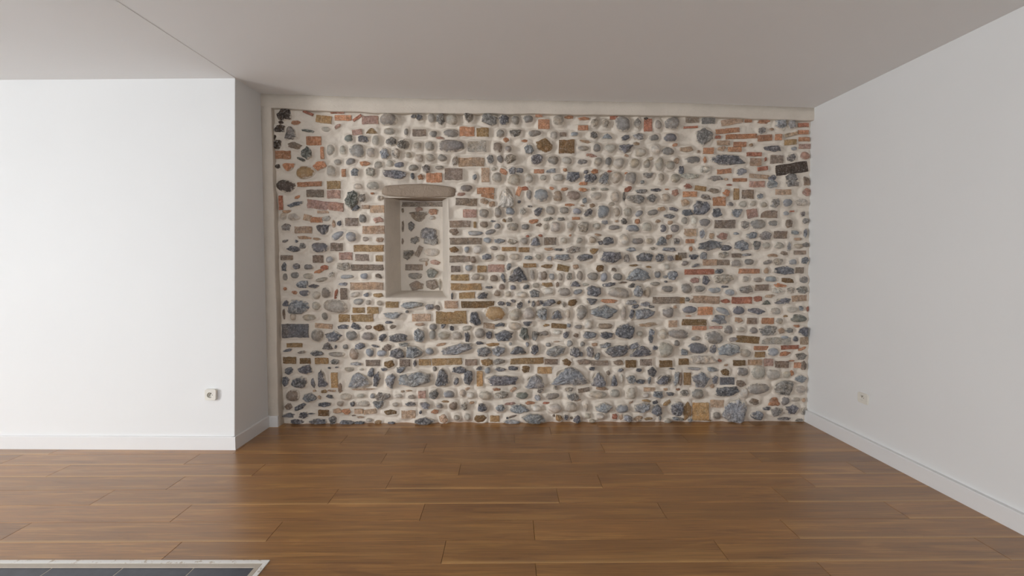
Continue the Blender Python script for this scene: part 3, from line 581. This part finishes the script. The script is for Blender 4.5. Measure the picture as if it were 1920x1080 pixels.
2425 620 78 24 Ro -20; 1942 585 96 66 Pl 5; 2068 572 84 48 By; 2277 578 96 42 Ro -10; 2416 560 102 60 Rg; 1430 514 84 54 Bv; 1591 532 239 72 Rw; 1728 525 48 30 Rr; 1896 501 102 48 Bv
2028 506 120 48 Bs; 2142 506 78 66 Bc; 2256 488 114 60 Bt; 2333 518 60 12 Ro; 2388 481 60 48 Bo; 2436 481 48 72 Rt; 1515 454 102 24 Rb 5; 1676 447 96 42 Rb 10; 1778 429 78 66 Rv
1789 483 36 18 Rs; 1922 428 102 72 Pg; 2054 422 114 109 Pl; 2181 404 120 85 Pl; 2295 403 72 60 Pl; 2343 415 36 48 Ro; 2416 367 96 67 Rb; 1463 369 60 103 By; 1403 370 36 121 Pt
1577 363 150 121 Rb; 1696 363 48 72 Rd; 1799 350 120 66 Bd; 1913 326 84 60 Rt; 1674 308 42 36 Rs; 1441 249 72 54 Rl; 1549 242 108 79 Pg; 1789 260 198 79 Rd -5; 1939 247 72 85 Pw
2065 283 180 91 Pg; 2269 288 144 121 Rg; 2420 276 84 67 Pl; 2032 174 84 55 Rt; 2200 179 96 79 To; 2291 179 72 73 Pg; 2381 191 78 36 Pl; 2453 184 30 37 Rs; 1720 157 114 67 Bs
1469 97 72 158 Ry; 1583 90 138 152 Bh; 1865 101 193 207 Rb; -1854 74 106 42 Rd 3; -1730 73 82 54 Rd; -1665 85 59 12 Rd; -1565 91 88 54 Bv; -1452 108 71 42 Rs; -1376 102 77 48 Ro
-1275 102 71 42 Bs; -1181 101 106 42 Bs -8; -1010 95 106 48 Rv; -1784 19 112 42 Rd; -1614 19 142 48 Rd; -1489 30 59 72 Rg; -1372 5 118 48 Rd; -1271 5 83 30 Rd; -1265 53 59 18 Rs
-1188 29 59 30 Pl; -1118 10 59 36 Ry; -1005 4 59 24 Rd; -1318 66 35 12 Rt; -862 76 118 72 Bs; -643 99 65 36 Ro -5; -761 94 24 30 Rd; -727 21 160 67 Rd; -572 38 71 79 Rs
-459 50 53 48 Pl; -370 56 59 61 Pl; -263 37 107 61 Rv; -144 37 77 55 By; -37 42 24 18 Rd; 4 54 71 18 Rt -15; -7 12 143 36 Rb; 183 35 191 85 Rb; 392 40 60 61 Ry
350 59 24 24 Rt; 452 46 36 43 Rd; 541 34 60 67 Rd; 499 40 24 24 Rt; 631 58 54 43 Pl; 738 57 72 49 Pw; 673 15 60 30 Pl; 858 51 48 49 Rr; 912 44 30 55 Rs
966 38 72 55 Rb 10; 1056 38 78 43 Rs -20; 1140 31 72 24 Ry -5; 1242 37 24 43 Rb; 1302 12 60 43 Pl; 1374 30 60 30 Rb; 1716 59 66 61 Pg; 2053 58 103 73 Rb; 2136 113 60 30 Rd
2221 88 97 79 Rg; 2353 112 115 79 Rd; 2290 27 109 24 Rd; 2417 14 67 24 Rg; 1495 18 42 30 Rb; 1639 17 72 24 Ry; 1422 24 42 24 Rg; 1409 103 24 49 Rd; 2451 87 24 61 Rl
2257 100 36 37 Pl
"""
NICHE_STONES = """
-770 1839 350 42 Bt; -802 1797 64 42 Rc; -675 1776 85 53 Ro; -803 1734 159 85 Vt; -867 1649 53 85 Rd; -719 1585 138 106 Rd; -699 1522 128 64 Rg; -837 1532 75 64 Rg; -806 1436 43 96 Bt 25
-892 1404 96 85 Rg; -699 1426 128 64 Pl; -850 1297 150 54 Bt; -668 1340 86 43 Rc; -841 1222 118 54 Pg; -690 1254 96 86 Rm -25; -831 1136 118 86 Rt; -692 1147 107 86 Rt; -627 1147 21 97 Rl
-686 1723 53 32 Pl; -764 1362 85 32 Pl; -743 1329 21 43 Rs; -940 1786 21 42 Rt; -942 1649 21 95 Rt; -944 1521 21 53 Rt
"""
COLORS = {'g': (146, 142, 138), 'd': (124, 125, 131), 'b': (157, 160, 165), 'l': (180, 173, 163), 'w': (212, 206, 197), 'n': (88, 77, 68),
          'o': (197, 148, 117), 'r': (178, 122, 101), 'c': (190, 156, 143), 's': (194, 168, 145), 't': (150, 135, 122), 'y': (166, 138, 102), 'v': (136, 110, 78), 'm': (126, 129, 122), 'h': (192, 158, 116)}
def parse(txt):
    out = []
    for e in txt.replace('\n', ';').split(';'):
        a = e.split()
        if len(a) >= 5:
            out.append((float(a[0]) / 1000, float(a[1]) / 1000, float(a[2]) / 1000, float(a[3]) / 1000, a[4], float(a[5]) if len(a) > 5 else 0.0))
    return out
stones = parse(STONES); niche_stones = parse(NICHE_STONES)

NL, NR, NB, NT = -1.040, -0.515, 1.046, 1.864                            # niche opening
def ring_mesh(name, outline, rings, jit, smooth, mat, rg):
    """outline: list of (x,z) in -1..1; rings: (scale, depth) from inside the wall to the front"""
    n = len(outline); vs = []; fs = []
    for k, (s, d) in enumerate(rings):
        for (x, z) in outline:
            jx, jz, jd = rg.uniform(-1, 1, 3) * (jit if 0 < k else 0)
            vs.append((x * s + jx * 0.35, -d + jd, z * s + jz * 0.35))
    for k in range(len(rings) - 1):
        for i in range(n):
            a = k * n + i; b = k * n + (i + 1) % n
            fs.append((a, b, b + n, a + n))
    vs.append((0, -rings[-1][1] - 0.02 + rg.uniform(-1, 1) * jit, 0)); c = len(vs) - 1; q = (len(rings) - 1) * n
    for i in range(n): fs.append((q + i, q + (i + 1) % n, c))
    me = bpy.data.meshes.new(name); me.from_pydata(vs, [], fs); me.update()
    fix_normals(me)
    # outward means towards -Y at the cap
    cap = me.polygons[len(me.polygons) - 1]
    if cap.normal.y > 0: me.flip_normals()
    me.materials.append(mat)
    me.polygons.foreach_set('use_smooth', [smooth] * len(me.polygons))
    return me

def norm_outline(pts):
    p = np.array(pts, float)
    p[:, 0] = (p[:, 0] - (p[:, 0].max() + p[:, 0].min()) / 2) / ((p[:, 0].max() - p[:, 0].min()) / 2)
    p[:, 1] = (p[:, 1] - (p[:, 1].max() + p[:, 1].min()) / 2) / ((p[:, 1].max() - p[:, 1].min()) / 2)
    return [tuple(v) for v in p]

def cobble_mesh(rg):
    n = 18; e = rg.uniform(2.0, 2.7); ph = rg.uniform(0, 6.28, 3); am = rg.uniform(0, 0.07, 3)
    pts = []
    for i in range(n):
        t = 2 * math.pi * i / n; c, s = math.cos(t), math.sin(t)
        r = (abs(c) ** e + abs(s) ** e) ** (-1 / e) * (1 + am[0] * math.sin(t + ph[0]) + am[1] * math.sin(2 * t + ph[1]) + am[2] * math.sin(3 * t + ph[2]))
        pts.append((c * r, s * r))
    rings = [(0.96, -0.5), (1.0, 0.0), (0.95, 0.34), (0.82, 0.62), (0.60, 0.84), (0.32, 0.96)]
    return ring_mesh('cobble', norm_outline(pts), rings, 0.012, True, M_COBBLE, rg)

def poly_outline(corners, n, rg, jag):
    """resample a corner polygon to n points with jagged edges"""
    c = np.array(corners + [corners[0]], float); seg = np.linalg.norm(np.diff(c, axis=0), axis=1); cum = np.concatenate([[0], np.cumsum(seg)])
    pts = []
    for i in range(n):
        t = cum[-1] * i / n; k = int(np.searchsorted(cum, t, side='right') - 1); f = (t - cum[k]) / seg[k]
        p = c[k] * (1 - f) + c[k + 1] * f
        pts.append((p[0] + rg.uniform(-jag, jag), p[1] + rg.uniform(-jag, jag)))
    return norm_outline(pts)
def rough_mesh(rg, tri=False, mat=None, name='rubble'):
    if tri:
        cs = [(-1, -0.85 + rg.uniform(-.1, .1)), (-0.72, -0.1), (-0.3 + rg.uniform(-.15, .15), 0.75), (0.12 + rg.uniform(-.15, .15), 1.0), (0.45, 0.6), (0.75, -0.05), (1, -0.75), (0.4, -1), (-0.4, -0.95)]
        cs = cs[::-1]
    else:
        k = int(rg.integers(5, 8)); ts = (np.arange(k) + rg.uniform(-0.28, 0.28, k)) * 2 * math.pi / k + rg.uniform(0, 6.28)
        cs = []
        for t in ts:
            c, s = math.cos(t), math.sin(t); e = 3.2
            r = (abs(c) ** e + abs(s) ** e) ** (-1 / e) * rg.uniform(0.82, 1.08); cs.append((c * r, s * r))
    out = poly_outline(cs, 20, rg, 0.06)
    # slanting facets on the front
    tx, tz = rg.uniform(-0.22, 0.22, 2)
    me = ring_mesh(name, out, [(0.98, -0.5), (1.0, 0.1), (0.91, 0.58), (0.68, 0.86), (0.36, 0.95)], 0.11, False, mat or M_ROUGH, rg)
    for v in me.vertices:
        if v.co.y < -0.2: v.co.y += tx * v.co.x + tz * v.co.z
    return me
def brick_mesh(rg):
    nx, nz = 9, 3; pts = []
    def edge(a, b, n):
        for i in range(n):
            t = i / n; pts.append((a[0] * (1 - t) + b[0] * t, a[1] * (1 - t) + b[1] * t))
    c = 0.97
    edge((-1, -c), (-c, -1), 1); edge((-c, -1), (c, -1), nx); edge((c, -1), (1, -c), 1); edge((1, -c), (1, c), nz); edge((1, c), (c, 1), 1); edge((c, 1), (-c, 1), nx); edge((-c, 1), (-1, c), 1); edge((-1, c), (-1, -c), nz)
    jx = rg.uniform(-.030, .022, len(pts)); jz = rg.uniform(-.15, .07, len(pts))
    jz = (jz + np.roll(jz, 1) + np.roll(jz, -1)) / 2.2
    pts = [(x + a, z * (1 + b)) for (x, z), a, b in zip(pts, jx, jz)]
    return ring_mesh('brick', norm_outline(pts), [(0.99, -0.8), (1.0, 0.45), (0.972, 0.9), (0.70, 1.0), (0.35, 1.0)], 0.035, False, M_BRICK, rg)

COBBLES = [cobble_mesh(RNG) for _ in range(20)]
RUBBLES = [rough_mesh(RNG) for _ in range(28)]
TRIS = [rough_mesh(RNG, True) for _ in range(8)]
FRAGS = [rough_mesh(RNG, False, M_BRICK, 'brick_fragment') for _ in range(16)]
TFRAGS = [rough_mesh(RNG, True, M_BRICK, 'brick_fragment') for _ in range(4)]
BRICKS = [brick_mesh(RNG) for _ in range(14)]

# mortar relief ----------------------------------------------------
def axis_pts(breaks, step):
    out = [np.array([breaks[0]])]
    for a, b in zip(breaks[:-1], breaks[1:]):
        n = max(1, int(round((b - a) / step))); out.append(np.linspace(a, b, n + 1)[1:])
    return np.concatenate(out)
def proud_zone(x, z):
    """stones stand out more in the middle and low; pointed nearly flush at both ends"""
    p = 1.0
    p *= float(np.interp(x, [-1.9, -1.2, -0.9, 1.2, 1.55, 2.4], [0.55, 0.7, 1.0, 1.0, 0.6, 0.5]))
    p *= float(np.interp(z, [0.0, 1.2, 2.6], [1.12, 1.0, 0.88]))
    return p
gx = axis_pts([-1.915, NL, NR, 2.50], 0.0068)
gz = axis_pts([-0.01, NB, NT, 2.60], 0.0068)
GX, GZ = np.meshgrid(gx, gz)
H = 0.0065 * vnoise(GX, GZ, 0.16, 21) + 0.0055 * vnoise(GX, GZ, 0.055, 22) + 0.0022 * vnoise(GX, GZ, 0.021, 23) + 0.0009 * vnoise(GX, GZ, 0.011, 24)
coll = np.zeros_like(GX); dmin = np.full_like(GX, 0.2); inside = np.zeros_like(GX, bool)
for (x, z, w, h, code, ang) in stones:
    R = max(w, h) * 0.75 + 0.06
    i0, i1 = np.searchsorted(gx, [x - R, x + R]); j0, j1 = np.searchsorted(gz, [z - R, z + R])
    if i1 <= i0 or j1 <= j0: continue
    sub = (slice(j0, j1), slice(i0, i1))
    a = math.radians(ang); dx = GX[sub] - x; dz = GZ[sub] - z
    u = (dx * math.cos(a) - dz * math.sin(a)) / (w / 2); v = (dx * math.sin(a) + dz * math.cos(a)) / (h / 2)
    e = 5.0 if code[0] == 'B' else 2.6
    q = (np.abs(u) ** e + np.abs(v) ** e) ** (1 / e)
    d = (q - 1) * min(w, h) / 2 * 1.15
    amp = min(0.017, 0.27 * min(w, h)) * (0.55 if code[0] == 'B' else 1.0) * (0.5 + 0.5 * proud_zone(x, z))
    g = amp * np.exp(-(np.maximum(d, 0) / 0.014) ** 2)
    coll[sub] = np.maximum(coll[sub], g); dmin[sub] = np.minimum(dmin[sub], np.maximum(d, 0))
    inside[sub] |= q < 0.72
zone = np.interp(GX, [-1.9, -1.1, -0.8, 1.2, 1.6, 2.4], [0.35, 0.5, 1.0, 1.0, 0.55, 0.4])
H = H + coll - 0.003 - 0.020 * zone * (1 - np.exp(-(dmin / 0.024) ** 2))
H = np.where(inside, np.minimum(H, 0.0) - 0.004, H)
# smooth plaster patch beside the niche and soft rounding at its edge
edge_d = np.maximum(np.maximum(NL - GX, GX - NR), np.maximum(NB - GZ, GZ - NT))
near = np.exp(-(np.maximum(edge_d, 0) / 0.02) ** 2)
H = H * (1 - 0.8 * near) + 0.004 * near
Y = y_stone(GX, GZ) - H
# rows/cols
nxn, nzn = len(gx), len(gz)
idx = np.arange(nxn * nzn).reshape(nzn, nxn)
cxm = (gx[:-1] + gx[1:]) / 2; czm = (gz[:-1] + gz[1:]) / 2
CX, CZ = np.meshgrid(cxm, czm)
keep = ~((CX > NL) & (CX < NR) & (CZ > NB) & (CZ < NT))
quads = np.stack([idx[:-1, :-1], idx[:-1, 1:], idx[1:, 1:], idx[1:, :-1]], -1)[keep]
me = bpy.data.meshes.new('wall_back')
co = np.stack([GX, Y, GZ], -1).reshape(-1, 3)
me.vertices.add(len(co)); me.vertices.foreach_set('co', co.ravel())
nq = len(quads)
me.loops.add(nq * 4); me.loops.foreach_set('vertex_index', quads.ravel().astype(np.int32))
me.polygons.add(nq); me.polygons.foreach_set('loop_start', np.arange(nq, dtype=np.int32) * 4)
me.polygons.foreach_set('loop_total', np.full(nq, 4, np.int32))
me.polygons.foreach_set('use_smooth', np.ones(nq, bool))
me.update(calc_edges=True); me.validate()
wall_back = link_mesh('wall_back', me, M_MORTAR, None, False, 'structure')
box('core', -2.0, 2.6, 4.62, 4.70, -0.02, 2.7, M_MORTAR, wall_back)

# niche ------------------------------------------------------------
ND = 0.25
def niche():
    n = 26; vs = []; fs = []
    # closed loop of the opening, front to back, corner points eased
    def loop(l, r, b, t, dep, seed, rough):
        pts = []
        cnt = [(l, b, r, b), (r, b, r, t), (r, t, l, t), (l, t, l, b)]
        for (x0, z0, x1, z1) in cnt:
            for i in range(n):
                f = i / n; pts.append((x0 + (x1 - x0) * f, z0 + (z1 - z0) * f))
        P = np.array(pts); nn = vnoise(P[:, 0], P[:, 1], 0.05, seed) * rough
        return [(x + w, y_stone(x, z) - 0.004 + dep + w, z + w) for (x, z), w in zip(pts, nn)]
    loops = [loop(NL, NR, NB, NT, 0.0, 31, 0.0), loop(NL + .006, NR - .006, NB + .005, NT, 0.004, 31, 0.001), loop(NL + .012, NR - .014, NB + .010, NT + .002, 0.018, 32, 0.003),
             loop(NL + .030, NR - .042, NB + .026, NT + .008, 0.10, 33, 0.004), loop(NL + .058, NR - .074, NB + .042, NT + .014, 0.20, 34, 0.004), loop(-0.964, -0.600, 1.094, 1.881, ND, 35, 0.002)]
    m = 4 * n
    for L in loops: vs += L
    for k in range(len(loops) - 1):
        for i in range(m):
            a = k * m + i; b = k * m + (i + 1) % m
            fs.append((a, a + m, b + m, b))
    o = mesh_obj('niche_reveal', vs, fs, M_PLASTER, wall_back, True)
    # back of the niche
    bx = np.linspace(-0.985, -0.585, 56); bz = np.linspace(1.07, 1.90, 110)
    BX, BZ = np.meshgrid(bx, bz)
    BH = 0.003 * vnoise(BX, BZ, 0.08, 41) + 0.002 * vnoise(BX, BZ, 0.03, 42)
    BY = y_stone(BX, BZ) + ND - 0.004 - BH
    ii = np.arange(BX.size).reshape(BX.shape)
    q = np.stack([ii[:-1, :-1], ii[:-1, 1:], ii[1:, 1:], ii[1:, :-1]], -1).reshape(-1, 4)
    mesh_obj('niche_back', np.stack([BX, BY, BZ], -1).reshape(-1, 3).tolist(), q.tolist(), M_MORTAR, wall_back, True)
niche()
# slab lintel over the niche
def lintel():
    n = 34; vs = []; fs = []
    xs = np.linspace(-1.054, -0.462, n)
    nz1 = vnoise(xs, xs * 0 + 1, 0.09, 51); nz2 = vnoise(xs, xs * 0 + 5, 0.07, 52); nz3 = vnoise(xs, xs * 0 + 9, 0.12, 53)
    for i, x in enumerate(xs):
        t = i / (n - 1)
        zt = float(np.interp(t, [0, 0.02, 0.06, 0.12, 0.3, 0.55, 0.8, 0.96, 1.0], [1.935, 1.950, 1.958, 1.962, 1.972, 1.974, 1.962, 1.951, 1.942])) + 0.0035 * nz1[i]
        zb = float(np.interp(t, [0, 0.03, 0.12, 0.5, 0.9, 0.97, 1.0], [1.892, 1.884, 1.875, 1.864, 1.867, 1.874, 1.884])) + 0.0025 * nz2[i]
        yf = y_stone(x, 1.9) - 0.030 + 0.003 * nz3[i] + float(np.interp(t, [0, 0.06, 0.94, 1.0], [0.02, 0, 0, 0.018]))
        zm = (zb + zt) / 2
        prof = [(yf + .26, zb), (yf + .012, zb), (yf + .003, zb + .005), (yf, zb + .014), (yf - .003, zm), (yf + .001, zt - .016), (yf + .006, zt - .006), (yf + .018, zt), (yf + .26, zt)]
        vs += [(x, y, z) for y, z in prof]
    m = 9
    for i in range(n - 1):
        for k in range(m):
            a = i * m + k; b = i * m + (k + 1) % m
            fs.append((a, b, b + m, a + m))
    fs += [tuple(range(m)), tuple(range((n - 1) * m, n * m))]
    o = mesh_obj('lintel', vs, fs, M_SLAB, wall_back, True); fix_normals(o.data)
    o['label'] = 'grey brown slab lintel over the niche'
lintel()

# the stones and bricks themselves -----------------------------------
def place(st, dep, flat=1.0):
    (x, z, w, h, code, ang) = st
    sh, cc = code[0], code[1]
    brickish = cc in 'orcstyvh'
    rg = RNG
    pz = proud_zone(x, z) * flat
    mn = min(w, h)
    rot = math.radians(ang)
    if sh == 'P':
        small = max(w, h) < 0.047
        name = 'pebble' if small else 'cobble'
        me = COBBLES[int(rg.integers(len(COBBLES)))]
        proud = min(0.062, 0.66 * mn) * pz + 0.010
        k = 1.10
        if rg.random() < 0.5: rot += math.pi
    elif sh == 'B':
        name = 'brick'; me = BRICKS[int(rg.integers(len(BRICKS)))]  # one dark block is a part-hollow stone, the cavity's shade put into its colour
        proud = 0.011 + 0.006 * pz + rg.uniform(-.0015, .0025)
        k = 1.03
        if h > w * 1.2:
            rot += math.pi / 2; w, h = h, w
        if rg.random() < 0.5: rot += math.pi
    else:
        if brickish:
            name = 'brick_fragment'
            pool = TFRAGS if sh in 'TV' else FRAGS
            proud = min(0.024, 0.38 * mn) * (0.5 + 0.5 * pz) + 0.009
        else:
            name = 'dark_stone' if cc in 'dn' else 'grey_stone'
            pool = TRIS if sh in 'TV' else RUBBLES
            proud = min(0.062, 0.66 * mn) * pz + 0.011
        me = pool[int(rg.integers(len(pool)))]
        k = 1.12
        if sh == 'V': rot += math.pi
        elif sh == 'R' and rg.random() < 0.5: rot += math.pi
    o = bpy.data.objects.new(name, me)
    COL.objects.link(o); o.parent = wall_back
    o.location = (x, y_stone(x, z) + dep, z)
    o.rotation_euler = (0, rot, 0)
    o.scale = (w / 2 * k, proud, h / 2 * k)
    c = np.array(s2l(COLORS[cc])) * rg.uniform(0.82, 1.16) * (1 + rg.uniform(-.018, .018, 3))
    if dep > 0: c = 0.85 * c + 0.15 * np.array(s2l(MORTAR_RGB))
    o.color = (*np.clip(c, 0, 1), 1)
for st in stones: place(st, 0.0)
for st in niche_stones: place(st, ND, 0.55)

# ------------------------------------------------------------------ wall sockets
def socket(root, sx, sz, depth, r, well_c):
    """parts in the local frame: X right, Z up, -Y towards the room"""
    n = 32
    cx, cz = well_c
    outer = []
    e = 9.0
    for i in range(n):
        t = 2 * math.pi * (i + 0.5) / n; c, s = math.cos(t), math.sin(t)
        q = (abs(c) ** e + abs(s) ** e) ** (-1 / e)
        outer.append((c * q * sx / 2, s * q * sz / 2))
    circ = [(cx + r * math.cos(2 * math.pi * (i + .5) / n), cz + r * math.sin(2 * math.pi * (i + .5) / n)) for i in range(n)]
    loops = [[(x, 0.0, z) for x, z in outer], [(x, -depth + .004, z) for x, z in outer], [(x * .965, -depth, z * .965) for x, z in outer], [(x, -depth, z) for x, z in circ]]
    vs = sum(loops, []); fs = []
    for k in range(3):
        for i in range(n):
            a = k * n + i; b = k * n + (i + 1) % n; fs.append((a, b, b + n, a + n))
    fs.append(tuple(range(n)))
    p = mesh_obj('plate', vs, fs, M_SOCK, root); fix_normals(p.data)
    d2 = min(0.017, depth - 0.002)
    lo = [[(x, -depth, z) for x, z in circ], [((x - cx) * .94 + cx, -depth + d2, (z - cz) * .94 + cz) for x, z in circ]]
    vs = sum(lo, []); fs = [(i, (i + 1) % n, n + (i + 1) % n, n + i) for i in range(n)] + [tuple(range(n, 2 * n))]
    w = mesh_obj('well', vs, fs, M_SOCK, root)
    me = w.data
    fix_normals(me); me.flip_normals()
    def disc(name, x, z, rr, mat, y0, y1):
        k = 12
        vs = [(x + rr * math.cos(2 * math.pi * i / k), y, z + rr * math.sin(2 * math.pi * i / k)) for y in (y0, y1) for i in range(k)]
        fs = [(i, (i + 1) % k, k + (i + 1) % k, k + i) for i in range(k)] + [tuple(range(k)), tuple(range(2 * k - 1, k - 1, -1))]
        o = mesh_obj(name, vs, fs, mat, root); fix_normals(o.data)
    yb = -depth + d2
    disc('contact_hole', cx - .0095, cz - .002, .0032, M_DARK, yb - .0008, yb + .0004)
    disc('contact_hole', cx + .0095, cz - .002, .0032, M_DARK, yb - .0008, yb + .0004)
    disc('earth_pin', cx, cz + .010, .0026, M_METAL, yb - .012, yb + .0004)

s1 = empty('wall_socket', (-2.151, y_left(-2.151) + LEAN * 0.396 / 2.646, 0.396), 'square cream surface mounted wall socket on the white wall near its corner', 'socket')
s1.rotation_euler = (-math.atan(LEAN / 2.646), 0, 0)
socket(s1, 0.080, 0.080, 0.024, 0.0205, (-0.003, -0.003))
yr = 3.600
s2 = empty('wall_socket', (x_right(yr) + RB + (RT - RB) * 0.394 / 2.74, yr, 0.374), 'flush white wall socket above the baseboard of the bare right wall', 'socket')
s2.rotation_euler = (math.atan((RB - RT) / 2.74), 0, math.radians(-90) + 0.0265)
socket(s2, 0.104, 0.076, 0.010, 0.021, (-0.006, 0.004))
